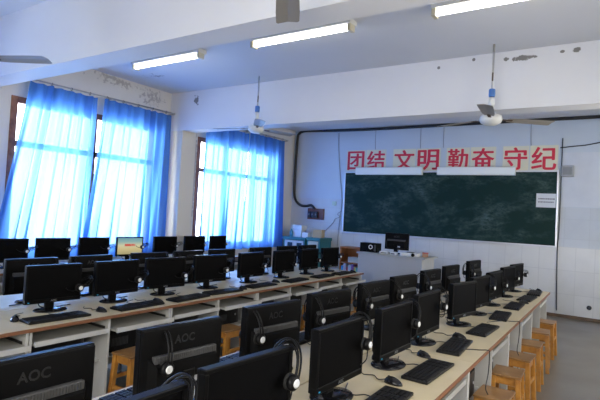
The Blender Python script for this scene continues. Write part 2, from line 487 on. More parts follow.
# red slogan characters on cream cards
card = mat('card_cream', (0.72, 0.67, 0.47), .7, noise=(3, (.64, .63, .52), 1)); redm = mat('slogan_red', (0.62, 0.022, 0.055), .6)
slog = (('团', -5.38, -4.90), ('结', -4.88, -4.39), ('文', -4.22, -3.70), ('明', -3.68, -3.16), ('勤', -3.03, -2.56), ('奋', -2.54, -2.05), ('守', -1.92, -1.45), ('纪', -1.43, -0.95))
place_w = ['leftmost card of the row', 'second card from the left', 'third card from the left', 'fourth card from the left', 'fifth card from the left', 'sixth card from the left', 'seventh card, next to the rightmost', 'rightmost card of the row']
for (ch, xa, xb), pw in zip(slog, place_w):
    t = thing('slogan_card', 'cream card with red character %s above the board, %s' % (ch, pw), 'slogan card', ((xa + xb) / 2, YF, 2.93), 0, 'red slogan cards above the blackboard')
    obj('card', bx(bmesh.new(), -(xb - xa) / 2, (xb - xa) / 2, -.006, -.001, -.245, .245), card, t)
    tb = bmesh.new()
    for q, (ox, oy) in enumerate(((0, 0), (.007, .002), (-.007, -.002), (.003, -.006), (-.003, .006), (.011, 0), (-.011, 0))):
        g = text_bm(ch, .46, .0015)
        merge(tb, g, Matrix.Translation((ox, oy, q * .00012)))
    cs = [v.co.copy() for v in tb.verts]
    x0, x1 = min(v.x for v in cs), max(v.x for v in cs); y0, y1 = min(v.y for v in cs), max(v.y for v in cs)
    sx, sy = (xb - xa - .05) / (x1 - x0), .44 / (y1 - y0)
    for v in tb.verts: v.co = Vector(((v.co.x - (x0 + x1) / 2) * sx, -.0085 - v.co.z, (v.co.y - (y0 + y1) / 2) * sy))
    obj('red_character', tb, redm, t)

# black conduit running along the wall and down to the breaker board
blk = mat('conduit_black', (0.015, 0.015, 0.018), .45)
path = [(XR - .02, YF - .04, 3.76 if False else 3.66), (-.3, YF - .04, 3.67), (-2.5, YF - .04, 3.66), (-5.0, YF - .04, 3.665), (-6.35, YF - .04, 3.62)]
path = [(XR - .03, YF - .035, 3.655), (-.3, YF - .035, 3.66), (-2.6, YF - .035, 3.655), (-5.0, YF - .035, 3.645), (-6.3, YF - .035, 3.68), (-6.62, YF - .035, 3.68), (-6.76, YF - .035, 3.62), (-6.80, YF - .035, 3.45),
        (-6.81, YF - .035, 2.6), (-6.80, YF - .035, 2.12), (-6.73, YF - .035, 1.93), (-6.58, YF - .035, 1.83), (-6.42, YF - .035, 1.82), (-6.28, YF - .035, 1.84), (-6.18, YF - .035, 1.76)]
tag(obj('conduit', tube(bmesh.new(), smooth_path(path, 5), .032, 8), blk), 'thick black cable conduit bending down the front wall to the breaker board', 'conduit')
t = thing('breaker_board', 'reddish brown wooden board with dark breaker switches on the wall', 'breaker board', (-6.15, YF, 1.50))
obj('board', bx(bmesh.new(), -.23, .23, -.03, -.001, 0, .27, .004), mat('red_brown_wood', (0.16, 0.045, 0.02), .5, noise=(9, (.09, .025, .012), 1)), t)
for i in range(3):
    b_ = obj('switch_box', bx(bmesh.new(), -.19 + i * .095, -.11 + i * .095, -.09, -.03, .04, .19, .008), mat('switch_black', (.02, .02, .028), .35), t)
    obj('toggle', bx(bmesh.new(), -.165 + i * .095, -.135 + i * .095, -.105, -.09, .10, .14, .003), mat('toggle_grey', (.2, .2, .22), .4), b_)
tag(obj('wall_switch', bx(bmesh.new(), -5.70, -5.60, YF - .035, YF - .001, 1.86, 1.96, .006), mat('switch_cream', (.50, .60, .48), .5)), 'small greenish white socket on front wall right of the breaker board', 'wall switch')
# thin cables on the wall
thin = mat('thin_cable_grey', (.24, .25, .27), .5)
def cable(pts, r, label, m=thin, n=5, cat='cable'):
    return tag(obj('cable', tube(bmesh.new(), smooth_path(pts, n), r, 6), m), label, cat)
cable([(-5.63, YF - .01, 3.6), (-5.60, YF - .01, 3.1), (-5.52, YF - .01, 2.5), (-5.45, YF - .01, 1.95), (-5.50, YF - .01, 1.3), (-5.52, YF - .01, .4)], .007, 'thin grey cable hanging down the wall left of the board')
cable([(-5.44, YF - .02, 1.74), (-5.54, YF - .03, 1.66), (-5.47, YF - .03, 1.6), (-5.60, YF - .03, 1.54), (-5.66, YF - .02, 1.44), (-5.9, YF - .01, 1.2)], .008, 'crumpled thin cable at the board lower left corner')
cable([(-.885, YF - .02, 3.3), (-.885, YF - .02, 2.6), (-.885, YF - .02, 1.6), (-.90, YF - .02, 1.25), (-.885, YF - .02, .6), (-.87, YF - .02, .12)], .009, 'dark cable running down to the floor at the board right edge', blk)
cable([(-.92, YF - .02, 3.12), (-.72, YF - .02, 3.14), (-.5, YF - .02, 3.16), (-.2, YF - .02, 3.22), (.4, YF - .02, 3.36)], .010, 'black wire rising to the right above the small wall loudspeaker', blk)
for xx, lab in ((-4.66, 'thin line cable above the leftmost red slogan pair'), (-3.60, 'thin line cable rising above the second slogan pair'), (-3.1, 'thin line cable rising between second and third slogan pair'), (-1.42, 'thin line cable rising above the last slogan pair')):
    cable([(xx, YF - .008, 3.18), (xx - .01, YF - .008, 3.4), (xx - .01, YF - .008, 3.62)], .005, lab)
# wall panel trim and little loudspeaker
tag(obj('wall_panel', bx(bmesh.new(), -.86, .9, YF - .012, YF - .001, 2.03, 3.03), mat('panel_pale', (0.60, .63, .67), .5, noise=(2, (.52, .55, .60), 1))), 'large pale grey panel on the wall right of the blackboard', 'wall panel')
t = thing('wall_speaker', 'small grey box loudspeaker on the pale wall panel', 'loudspeaker', (-.78, YF - .012, 2.68), 0)
obj('cabinet', bx(bmesh.new(), -.10, .10, -.10, -.001, -.10, .10, .008), mat('speaker_grey', (.32, .33, .34), .5), t)
obj('grille', bx(bmesh.new(), -.07, .07, -.107, -.10, -.07, .07, .003), mat('grille_grey', (.22, .23, .24), .7), t)
tag(obj('drain_plug', lathe(bmesh.new(), [(.04, 0), (.04, .012), (.03, .016)], 16, Matrix.Translation((-.36, YF - .001, .24)) @ Matrix.Rotation(PI / 2, 4, 'X')), blk), 'round black pipe plug low on the tiled wall', 'plug')

# ------------------------------------------------------------------ ceiling lamps
tube_m = mat('lit_fluorescent', (1, 1, .95), .5, emit=(1, .96, .88), es=11.0)
fix_m = mat('fixture_white', (0.62, .62, .60), .4); end_m = mat('lamp_end_cream', (.55, .50, .36), .5)
t = thing('ceiling_lamp', 'lit', 'ceiling light', (0, 0, ZC), 0, 'fluorescent ceiling lamps')
obj('housing', bx(bmesh.new(), -.67, .67, -.075, .075, -.055, -.001, .006), fix_m, t)
tb = obj('lamp_tube', tube(bmesh.new(), [(-.62, -.015, -.095), (.62, -.015, -.092)], .022, 14), tube_m, t)
for s in (-1, 1): obj('end_cap', bx(bmesh.new(), s * .645 - .02, s * .645 + .02, -.06, .045, -.125, -.05, .006), end_m, t)
index_kids()
lamps = ((-5.22, 4.46, 'lit fluorescent ceiling lamp nearest the curtained windows'), (-3.03, 4.44, 'lit fluorescent ceiling lamp in the middle of the ceiling bay'), (-.86, 4.46, 'lit fluorescent ceiling lamp at the right, cut by the frame top'))
for i, (x, y, lab) in enumerate(lamps): place(t, i > 0, (x, y, ZC), 0, lab)

# ------------------------------------------------------------------ ceiling fans
bladem = mat('fan_blade_grey', (0.27, 0.25, 0.22), .5, .0); fan_w = mat('fan_white', (0.62, .63, .62), .35); fan_bl = mat('fan_label_blue', (0.05, .16, .45), .4)
rust = mat('hook_rust', (0.10, .07, .05), .6, .5)


def ceiling_fan(label, x, y, hub_z, ang):
    t = thing('ceiling_fan', label, 'ceiling fan', (x, y, hub_z), ang, 'ceiling fans')
    H = ZC - hub_z
    obj('rod', tube(bmesh.new(), [(0, 0, .24), (0, 0, H - .001)], .012), mat('fan_rod', (.45, .44, .42), .4, .4), t)
    hk = [(.022 * math.cos(a), 0, H * .56 + .05 * math.sin(a)) for a in (2 * PI * q / 12 for q in range(12))]
    obj('shackle', tube(bmesh.new(), hk, .008, 6, True), rust, t)
    obj('capacitor_box', lathe(bmesh.new(), [(.03, .25), (.036, .26), (.036, .33), (.03, .34)], 12), fan_bl, t)
    obj('canopy', lathe(bmesh.new(), [(.026, .15), (.034, .17), (.028, .24)], 14), fan_w, t)
    obj('motor_housing', lathe(bmesh.new(), [(.02, -.075), (.07, -.07), (.11, -.045), (.125, -.01), (.115, .03), (.06, .05), (.035, .07), (.028, .15)], 28), fan_w, t)
    for i in range(3):
        M = Matrix.Rotation(2 * PI * i / 3, 4, 'Z') @ Matrix.Rotation(math.radians(-8), 4, 'X')
        b = bmesh.new(); prof = ((.20, .050), (.30, .066), (.55, .076), (.705, .076), (.72, .064))
        ra = []
        for r, w in prof:
            for zz in (-.002, .002): ra.append((b.verts.new((r, -w, zz - .004)), b.verts.new((r, 0, zz + .004)), b.verts.new((r, w, zz - .004))))
        for j in range(len(prof) - 1):
            lo, hi, lo2, hi2 = ra[2 * j], ra[2 * j + 1], ra[2 * j + 2], ra[2 * j + 3]
            for q in (0, 1):
                b.faces.new((hi[q], hi[q + 1], hi2[q + 1], hi2[q])); b.faces.new((lo[q], lo2[q], lo2[q + 1], lo[q + 1]))
            b.faces.new((lo[0], hi[0], hi2[0], lo2[0])); b.faces.new((lo[2], lo2[2], hi2[2], hi[2]))
        for e in (0, -2):
            lo, hi = ra[e], ra[e + 1]; b.faces.new((lo[0], lo[1], lo[2], hi[2], hi[1], hi[0]))
        bmesh.ops.transform(b, matrix=M, verts=b.verts)
        bl = obj('blade', b, bladem, t)
        a = bmesh.new(); bx(a, .10, .25, -.018, .018, -.010, -.004); bmesh.ops.transform(a, matrix=M, verts=a.verts)
        obj('blade_iron', a, rust, bl)
    return t


ceiling_fan('ceiling fan hanging before the beam, above the red slogans', -1.235, 5.75, 2.835, math.radians(-90 + 7))
ceiling_fan('ceiling fan hanging before the beam, beside the far blue curtains', -4.63, 5.75, 2.89, math.radians(-47))
ceiling_fan('ceiling fan whose single blade hangs into the top edge', -1.45, 1.98, 2.90, math.atan2(.823, -.568))
ceiling_fan('ceiling fan with one blade reaching in at the upper left', -4.98, 2.03, 2.90, math.radians(26.7))

# ------------------------------------------------------------------ desks
top_m = mat('desktop_beige', (0.60, 0.51, 0.335), .42, noise=(5, (.53, .45, .295), .8)); edge_m = mat('edge_brown', (0.22, 0.095, 0.045), .45)
side_m = mat('panel_white', (0.60, .60, .58), .45, noise=(4, (.50, .50, .48), .8)); tray_m = mat('tray_grey', (.40, .40, .38), .5)
rail_m = mat('rail_black', (.02, .02, .02), .4)


def make_desk(name, wid, dep, label, pulls=0.0):
    """front (user side) at +X = 0; body extends to -X; along +Y from 0 to wid"""
    t = thing(name, label, 'desk')
    z1 = .75
    obj('desktop', bx(bmesh.new(), -dep, -.006, .001, wid - .001, z1 - .025, z1, .002), top_m, t)
    obj('edge_strip', bx(bmesh.new(), -.006, 0, .001, wid - .001, z1 - .026, z1 - .0005, .001), edge_m, t)
    for y in (.004, wid - .022): obj('side_panel', bx(bmesh.new(), -dep + .02, -.035, y, y + .018, 0, z1 - .025), side_m, t)
    obj('divider', bx(bmesh.new(), -dep + .02, -.035, wid / 2 - .009, wid / 2 + .009, 0, z1 - .025), side_m, t)
    obj('back_panel', bx(bmesh.new(), -dep + .008, -dep + .02, .004, wid - .004, .12, z1 - .025), side_m, t)
    for ya, yb in ((.022, wid / 2 - .009), (wid / 2 + .009, wid - .022)): obj('tower_shelf', bx(bmesh.new(), -dep + .02, -.12, ya, yb, .365, .38), side_m, t)
    for h, pull in ((0, .0), (1, .05)):
        pull = pull + pulls
        ya, yb = (.026, wid / 2 - .013) if h == 0 else (wid / 2 + .013, wid - .026)
        s = obj('keyboard_tray', bx(bmesh.new(), -.43 + pull, -.045 + pull, ya + .004, yb - .004, .62, .635), tray_m, t)
        obj('tray_front', bx(bmesh.new(), -.045 + pull, -.03 + pull, ya + .004, yb - .004, .615, .65), side_m if pulls > 0 else tray_m, s)
        for yy in (ya, yb - .004): obj('slide_rail', bx(bmesh.new(), -.43, -.07, yy, yy + .004, .635, .655), rail_m, s)
    return t


LEFT_B = (.53, 1.83, 3.10, 4.38, 5.70, 7.06)
CEN_B = (.44, 1.85, 3.27, 4.69, 6.10, 7.52)
rows = []
dl = make_desk('computer_desk', 1.29, .66, '', .03)
dc = make_desk('computer_desk', 1.417, .62, '', -.06)
index_kids()
ORD = ['nearest', 'second nearest', 'third from the camera', 'fourth from the camera', 'farthest']
ud = {'l': False, 'c': False}


def desk_row(proto, key, bounds, xfront, rz, desc, group):
    for i, (a, b) in enumerate(zip(bounds, bounds[1:])):
        w = b - a
        y = a if rz == 0 else b
        o = place(proto, ud[key], (xfront, y, 0), rz, '%s: %s beige topped computer desk' % (desc, ORD[i]), group)
        o['label'] = 'beige computer desk, %s, %s' % (ORD[i], desc)
        ud[key] = True
        o.scale = (1, w / (1.29 if key == 'l' else 1.417), 1)


desk_row(dl, 'l', LEFT_B, -3.33, 0, 'left block row facing us', 'desks of the left block facing the aisle')
desk_row(dl, 'l', LEFT_B, -4.66, PI, 'left block row facing the curtains', 'desks of the left block facing the windows')
desk_row(dc, 'c', CEN_B, -.73, 0, 'right-hand row beside the open floor', 'desks of the right row facing the aisle')
desk_row(dc, 'c', CEN_B, -1.982, PI, 'middle row backing the right-hand row', 'desks of the right block facing the centre aisle')
desk_row(dl, 'l', (2.0, 3.3, 4.6, 5.9, 7.2), -5.95, 0, 'row along the curtained windows', 'desks along the windows')

# ------------------------------------------------------------------ monitors
mb = mat('monitor_black', (0.0035, 0.0035, 0.004), .36, spec=.08); mbm = mat('monitor_back_black', (0.004, .004, .0045), .45, spec=.07)
scr = mat('screen_off', (0.0025, .0025, .003), .5, spec=.04); logo_m = mat('logo_dark', (.009, .0095, .011), .3); vent_m = mat('vent_grey', (.05, .05, .052), .55)
led = mat('led_blue', (0, .05, .08), .3, emit=(0.05, .45, .8), es=.6); base_gloss = mat('stand_gloss', (.008, .008, .010), .14, spec=.35)


def make_monitor(lit=False):
    t = thing('monitor', '', 'monitor', group='monitors')
    zb, h, w, x = .072, .30, .222, .03
    f = bmesh.new(); x0, x1 = x - .018, x + .018
    bx(f, x0, x1, -w, w, zb, zb + .032, .004); bx(f, x0, x1, -w, w, zb + h - .018, zb + h, .004)
    bx(f, x0, x1, -w, -w + .018, zb + .03, zb + h - .016, .003); bx(f, x0, x1, w - .018, w, zb + .03, zb + h - .016, .003)
    fr = obj('bezel', f, mb, t)
    obj('power_light', bx(bmesh.new(), x1 - .001, x1 + .002, -w + .022, -w + .034, zb + .010, zb + .016), led, fr)
    g = text_bm('AOC', .022, .0006)
    for v in g.verts: v.co = Vector((x1 + .0015 - v.co.z, v.co.x, zb + .016 + v.co.y))
    obj('front_logo', g, mat('logo_silver', (.45, .46, .48), .3, .8), fr)
    obj('screen', bx(bmesh.new(), x - .01, x1 - .005, -w + .016, w - .016, zb + .030, zb + h - .016), lit or scr, t)
    # back shell: shallow tray + central bulge
    b = bmesh.new(); bx(b, x0 - .012, x0 + .008, -w + .003, w - .003, zb + .003, zb + h - .003, .006)
    back = obj('back_shell', b, mbm, t)
    # tapered bulge
    q = bmesh.new(); A = [(-.19, zb + .02), (.19, zb + .02), (.19, zb + .175), (-.19, zb + .175)]; B = [(-.16, zb + .035), (.16, zb + .035), (.165, zb + .145), (-.165, zb + .145)]
    va = [q.verts.new((x0 - .010, y, z)) for y, z in A]; vb = [q.verts.new((x0 - .045, y, z)) for y, z in B]
    for i in range(4): q.faces.new((va[i], va[(i + 1) % 4], vb[(i + 1) % 4], vb[i]))
    q.faces.new(va); q.faces.new(vb)
    obj('bulge', q, mbm, back)
    v_ = bmesh.new(); bx(v_, x0 - .035, x0 - .012, -.17, .17, zb + .150, zb + .185, .004)
    for i in range(30): bx(v_, x0 - .038, x0 - .034, -.16 + i * .0108, -.155 + i * .0108, zb + .155, zb + .18)
    obj('vent_strip', v_, vent_m, back)
    g = text_bm('AOC', .05, .0008, .0008)
    for v in g.verts: v.co = Vector((x0 - .0128 + v.co.z, -v.co.x, zb + .235 + v.co.y))
    obj('back_logo', g, logo_m, back)
    p = bmesh.new(); bx(p, x0 - .048, x0 - .044, -.08, -.03, zb + .045, zb + .07)
    obj('port_plate', p, mat('port_metal', (.5, .52, .56), .3, .8), back)
    n_ = bmesh.new(); bx(n_, x0 - .055, x0 - .02, -.035, .035, .012, zb + .11, .008)
    obj('neck', n_, mb, t)
    s = bmesh.new(); lathe(s, [(.115, 0), (.118, .004), (.112, .010), (.05, .018), (.02, .02)], 30, Matrix.Diagonal((.85, 1.12, 1, 1)))
    obj('stand_base', s, base_gloss, t)
    cb = bmesh.new(); tube(cb, smooth_path([(x0 - .046, -.055, zb + .05), (x0 - .09, -.06, .05), (x0 - .10, -.02, .012), (x0 - .10, .10, .006), (x0 - .12, .22, .006)], 5), .0045, 6)
    obj('video_cable', cb, mat('cord_black', (.02, .02, .022), .5), t)
    return t


pic = mat('screen_picture', (.02, .02, .02), .4); k = NB(pic)
tc = k.n('TexCoord').outputs['Object']; sp = k.n('SeparateXYZ'); k.l(tc, sp.inputs[0])
cr = k.n('ValToRGB'); k.l(k.rng(sp.outputs[2], .115, .365), cr.inputs[0])
e = cr.color_ramp.elements; e[0].position = 0; e[0].color = (.42, .36, .17, 1); e[1].position = 1; e[1].color = (.10, .30, .36, 1)
for p_, c_ in ((.3, (.62, .52, .25)), (.5, (.62, .60, .38)), (.72, (.25, .42, .40))): q = e.new(p_); q.color = (*c_, 1)
wv = k.noise(tc, 9, 4)
in1 = k.math('MULTIPLY', k.math('LESS_THAN', k.math('ABSOLUTE', k.math('SUBTRACT', sp.outputs[2], .245)), .018), k.math('LESS_THAN', k.math('ABSOLUTE', sp.outputs[1]), .09))
cc = k.mix(k.math('MULTIPLY', in1, k.rng(wv, .35, .5)), cr.outputs[0], (.60, .08, .05))
k.l(cc, k.b.inputs['Emission Color']); k.b.inputs['Emission Strength'].default_value = 1.0

mon = make_monitor(); mon_lit = make_monitor(pic)
index_kids()
mon_used = [False]
seats = []          # everything placed in front of a screen

# ------------------------------------------------------------------ headset
hs_b = mat('headset_black', (.006, .006, .007), .35, spec=.15); hs_w = mat('headset_silver', (.70, .71, .72), .35); hs_f = mat('headset_foam', (.015, .015, .015), .9)


def make_headset():
    """hangs over a screen edge; local origin at the cup axis, X across the screen, band rises along local +Z"""
    t = thing('headset', '', 'headset', group='headsets')
    n = 22; out = []; inn = []
    for i in range(n + 1):
        a = PI * i / n
        out.append((.078 * math.cos(a), 0, .005 + (.148 * math.sin(a) ** .8))); inn.append((.068 * math.cos(a), 0, .005 + (.13 * math.sin(a) ** .8)))
    for nm, pts, r, ys in (('headband', out, .0042, (-.009, .009)), ('inner_band', inn, .003, (-.002,))):
        b = bmesh.new()
        for yy in ys: tube(b, [(p[0], yy, p[2]) for p in pts], r, 6)
        obj(nm, b, hs_b, t)
    for s in (-1, 1):
        M = Matrix.Translation((s * .052, 0, 0)) @ Matrix.Rotation(s * PI / 2, 4, 'Y')
        e_ = obj('ear_cup', lathe(bmesh.new(), [(.026, 0), (.031, .006), (.031, .022), (.022, .030)], 20, M), hs_b, t)
        M2 = Matrix.Translation((s * .081, 0, 0)) @ Matrix.Rotation(s * PI / 2, 4, 'Y')
        obj('silver_disc', lathe(bmesh.new(), [(.017, 0), (.018, .003), (.013, .006)], 18, M2), hs_w, e_)
        M3 = Matrix.Translation((s * .038, 0, 0)) @ Matrix.Rotation(s * PI / 2, 4, 'Y')
        obj('ear_pad', lathe(bmesh.new(), [(.024, 0), (.032, .004), (.032, .012), (.025, .016)], 20, M3), hs_f, e_)
    b = bmesh.new(); tube(b, smooth_path([(.07, 0, -.02), (.085, -.02, -.07), (.08, -.05, -.10), (.078, -.07, -.105)], 4), .003, 6)
    obj('microphone_boom', b, hs_b, t)
    return t


hs = make_headset(); index_kids(); hs_used = [False]


def headset_on(mx, my, mz, mrz, side, yo, zo, tilt, label):
    """side +1/-1 along monitor local Y; (yo, zo) cup axis; tilt rotates the band outwards"""
    M = Matrix.Translation((mx, my, mz)) @ Matrix.Rotation(mrz, 4, 'Z') @ Matrix.Translation((.024, side * yo, zo)) @ Matrix.Rotation(-side * tilt, 4, 'X')
    o = place(hs, hs_used[0], (0, 0, 0), 0, label, 'headsets hung on the monitors'); hs_used[0] = True
    o.rotation_mode = 'XYZ'; o.location = M.to_translation(); o.rotation_euler = M.to_euler('XYZ')


# ------------------------------------------------------------------ keyboard, mouse, tower, stool
kb_b = mat('keyboard_black', (.007, .007, .008), .45, spec=.2); key_b = mat('key_black', (.011, .011, .013), .45, spec=.2); cord = mat('cord_black', (.02, .02, .022), .5)


def make_keyboard():
    t = thing('keyboard', '', 'keyboard', group='keyboards')
    b = bmesh.new(); va = []
    obj('keyboard_body', bx(bmesh.new(), -.078, .078, -.235, .235, 0, .018, .005), kb_b, t)
    kk = bmesh.new()
    for r in range(6):
        x = .062 - r * .0235; y = -.222
        blocks = [15, 3, 4]
        for nb in blocks:
            for i in range(nb):
                if r == 0 and nb == 15 and 3 < i < 9:
                    if i == 4: bx(kk, x - .009, x + .009, y, y + .09, .018, .024)
                    y += .0188; continue
                if not (r == 0 and nb == 15 and i == 4): bx(kk, x - .009, x + .009, y, y + .0165, .018, .024)
                y += .0188
            y += .009
    obj('keys', kk, key_b, t)
    c = bmesh.new(); tube(c, smooth_path([(-.078, .05, .010), (-.12, .07, .004), (-.16, .03, .004), (-.22, .06, .004), (-.26, .16, .004)], 5), .003, 6)
    obj('cord', c, cord, t)
    return t


def make_mouse():
    t = thing('mouse', '', 'mouse', group='mice')
    b = bmesh.new(); bmesh.ops.create_uvsphere(b, u_segments=18, v_segments=10, radius=1)
    for v in b.verts:
        v.co = Vector((v.co.x * .055, v.co.y * .031, max(0.0, v.co.z * .036 * (1 - .25 * v.co.x))))
    for f in b.faces: f.smooth = True
    obj('mouse_body', b, base_gloss, t)
    w = bmesh.new(); lathe(w, [(.008, -.004), (.008, .004)], 12, Matrix.Translation((-.028, 0, .031)) @ Matrix.Rotation(PI / 2, 4, 'X'))
    obj('scroll_wheel', w, vent_m, t)
    c = bmesh.new(); tube(c, smooth_path([(-.052, 0, .012), (-.09, -.01, .004), (-.14, .03, .004), (-.19, .00, .004), (-.24, .05, .004)], 5), .0028, 6)
    obj('cord', c, cord, t)
    return t


def make_tower():
    """flat desktop case, long side along Y, centred on the origin in Y, front edge at X = 0"""
    t = thing('computer_case', '', 'computer', group='computer cases')
    obj('case', bx(bmesh.new(), -.36, 0, -.19, .19, .006, .19, .006), mat('case_black', (.009, .009, .010), .3, spec=.35), t)
    obj('front_panel', bx(bmesh.new(), -.355, -.005, .19, .215, .004, .193, .006), mat('bay_dark_grey', (.035, .035, .04), .4), t)
    d = bmesh.new()
    for i in range(12): bx(d, -.001, .0015, -.15 + i * .014, -.143 + i * .014, .05, .12)
    obj('side_vents', d, vent_m, t)
    obj('power_button', lathe(bmesh.new(), [(.011, 0), (.011, .004)], 14, Matrix.Translation((0, .15, .10)) @ Matrix.Rotation(PI / 2, 4, 'Y')), alu, t)
    for x in (-.34, -.05): obj('foot', bx(bmesh.new(), x, x + .03, -.17, .17, 0, .006), mb, t)
    return t


st_m = mat('stool_wood', (0.62, 0.29, 0.055), .35, noise=(12, (.38, .15, .03), 1), coat=.2)


def make_stool():
    t = thing('wooden_stool', '', 'stool', group='wooden stools')
    obj('seat', bx(bmesh.new(), -.115, .115, -.14, .14, .425, .44, .004), mat('stool_seat_brown_shaded', (.36, .19, .07), .3, noise=(6, (.20, .10, .04), 1)), t)  # browner than the legs: wear plus under-desk shade put into the colour
    ap = bmesh.new()
    for s in (-1, 1):
        bx(ap, -.09, .09, s * .108 - .009, s * .108 + .009, .36, .42); bx(ap, s * .090 - .009, s * .090 + .009, -.10, .10, .36, .42)
    obj('apron', ap, st_m, t)
    for sx in (-1, 1):
        for sy in (-1, 1):
            b = bmesh.new(); bx(b, -.019, .019, -.019, .019, 0, .42, .002)
            for v in b.verts:
                g = 1 - v.co.z / .43; v.co.x += sx * (.090 + .022 * g); v.co.y += sy * (.110 + .022 * g)
            obj('leg', b, st_m, t)
    for s in (-1, 1):
        obj('stretcher', bx(bmesh.new(), -.105, .105, s * .125 - .009, s * .125 + .009, .15, .18), st_m, t)
        obj('stretcher', bx(bmesh.new(), s * .105 - .009, s * .105 + .009, -.125, .125, .22, .25), st_m, t)
    return t


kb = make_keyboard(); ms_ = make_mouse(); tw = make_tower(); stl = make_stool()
index_kids()
used = {'kb': False, 'ms': False, 'tw': False, 'st': False}


def put(key, proto, loc, rz, label, group):
    o = place(proto, used[key], loc, rz, label, group); used[key] = True; return o


R = math.radians
DT = .75 + .0005
# rows: (y, yaw deg of width axis)
EAST = [(.84, 88, -1.11), (1.40, 84, -1.12), (2.14, 88, -1.15), (2.83, 87, -1.14), (3.51, 87, -1.165), (4.36, 78, -1.125), (5.00, 82, -1.13), (5.68, 84, -1.13), (6.5, 82, -1.135), (7.12, 82, -1.13)]
WEST = [(.90, 88), (1.575, 84), (2.27, 82), (2.93, 81), (3.66, 84), (4.31, 83), (5.10, 84), (5.85, 84), (6.95, 83)]
LE = [(1.50, 88), (2.22, 86), (2.81, 88), (3.38, 80), (4.02, 82), (4.74, 88), (5.45, 88), (6.10, 88), (6.72, 85)]
LW = [(2.29, 86), (2.86, 90), (3.56, 82), (4.14, 89), (4.72, 86), (5.54, 87), (6.20, 84), (6.79, 85)]
WR = [(3.12, 80), (3.69, 80), (4.30, 81), (4.92, 81), (5.63, 82), (6.31, 82), (6.92, 92)]


def nth(i): return NTH[i] if i else 'nearest'


def monitor_at(x, y, rz, label, group, lit=False, z=None):
    z = z or DT
    if lit: return place(mon_lit, False, (x, y, z), rz, label, group)
    o = place(mon, mon_used[0], (x, y, z), rz, label, group); mon_used[0] = True; return o


rn = random.Random(3)
for i, (y, a, x) in enumerate(EAST):
    rz = R(a - 90)
    monitor_at(x, y, rz, 'black monitor, %s from the camera in the right-hand row beside the floor' % nth(i), 'monitors of the right row')
    if i not in (5,):
        tilt = (35, 20, 18, 25, 30, 40, 40, 72, 60, 74)[i]; yo = (.15, .18, .185, .195, .195, .195, .195, .20, .18, .195)[i]
        zo = (.26, .25, .24, .235, .25, .24, .25, .21, .22, .22)[i]
        headset_on(x, y, DT, rz, 1, yo, zo, R(tilt), 'headset over the far edge of the %s monitor in the right-hand row' % nth(i))
KB_E = [(-.90, .90), (-.90, 1.55), (-.91, 2.20), (-.90, 2.87), (-.935, 3.56), (-.90, 4.27), (-.91, 5.05), (-.905, 5.78), (-.88, 6.5), (-.875, 7.12)]
MS_E = [None, (-1.0, 1.86), (-.985, 2.53), (-1.03, 3.16), (-.99, 3.87), None, None, (-.86, 6.13), None, (-.86, 7.42)]
for i, (x, y) in enumerate(KB_E):
    put('kb', kb, (x, y, DT), R((2, -2, 1, -2, 3, -2, 4, 1, -2, 3)[i]), 'black keyboard on the right-hand row, %s from the camera' % nth(i), 'keyboards of the right row')
    if MS_E[i]: put('ms', ms_, (MS_E[i][0], MS_E[i][1], DT), R(rn.uniform(-50, 30)), 'black mouse beside the %s keyboard of the right-hand row' % nth(i), 'mice of the right row')
for i, (y, a) in enumerate(WEST):
    rz = R(a + 90); x = -1.605
    monitor_at(x, y, rz, 'black monitor seen from behind, %s from the camera in the middle row' % nth(i), 'monitors of the row facing the centre aisle')
    # near edge of the back (camera side) is local +Y of the turned monitor
    if i in (0, 1, 2, 3, 4, 5, 6, 8):
        headset_on(x, y, DT, rz, 1, (.155, .12, .155, .16, .165, .17, .17, .17, .17)[i], .205, R((10, -6, 6, 8, 16, 20, 20, 20, 20)[i]), 'headset over the top of the %s monitor seen from behind in the middle row' % nth(i))
    put('kb', kb, (-1.84, y, DT), PI + R(rn.uniform(-3, 3)), 'black keyboard behind the %s monitor seen from behind' % nth(i), 'keyboards of the row facing the centre aisle')
for i, (y, a) in enumerate(LE):
    rz = R(a - 90); x = -3.80
    monitor_at(x, y, rz, 'black monitor with screen to the centre aisle, %s from the camera in the left block' % nth(i), 'monitors of the left block facing the aisle')
    if i != 5 or True:
        headset_on(x, y, DT, rz, 1, (.18, .19, .19, .19, .185, .19, .18, .18, .20)[i], (.2, .175, .19, .19, .2, .2, .18, .2, .23)[i], R((20, 62, 66, 60, 50, 60, 70, 50, 78)[i]), 'headset at the far edge of the %s left block monitor facing us' % nth(i))
KB_L = [(-3.55, 1.45), (-3.50, 2.10), (-3.47, 2.82), (-3.47, 3.42), (-3.50, 3.95), (-3.51, 4.62), (-3.50, 5.35), (-3.49, 6.03), (-3.48, 6.62)]
MS_L = [(-3.63, 1.86), (-3.50, 2.48), None, (-3.52, 3.08), (-3.50, 4.28), (-3.58, 5.02), None, None, (-3.46, 6.93)]
for i, (x, y) in enumerate(KB_L):
    put('kb', kb, (x, y, DT), R((0, -3, 2, 4, -3, 0, 3, 2, 3)[i]), 'black keyboard on the left block aisle row, %s from the camera' % nth(i), 'keyboards of the left block')
    if MS_L[i]: put('ms', ms_, (MS_L[i][0], MS_L[i][1], DT), R(rn.uniform(-40, 40)), 'black mouse near the %s keyboard of the left block aisle row' % nth(i), 'mice of the left block')
for i, (y, a) in enumerate(LW):
    rz = R(a + 90); x = -4.22
    monitor_at(x, y, rz, 'black monitor seen from behind in the left block, %s from the camera' % nth(i), 'monitors of the left block facing the windows')
    if i in (0, 1, 2, 3, 5, 7): headset_on(x, y, DT, rz, 1 if i % 2 else -1, .17, .215, R(10), 'headset on the back-turned %s monitor of the left block' % nth(i))
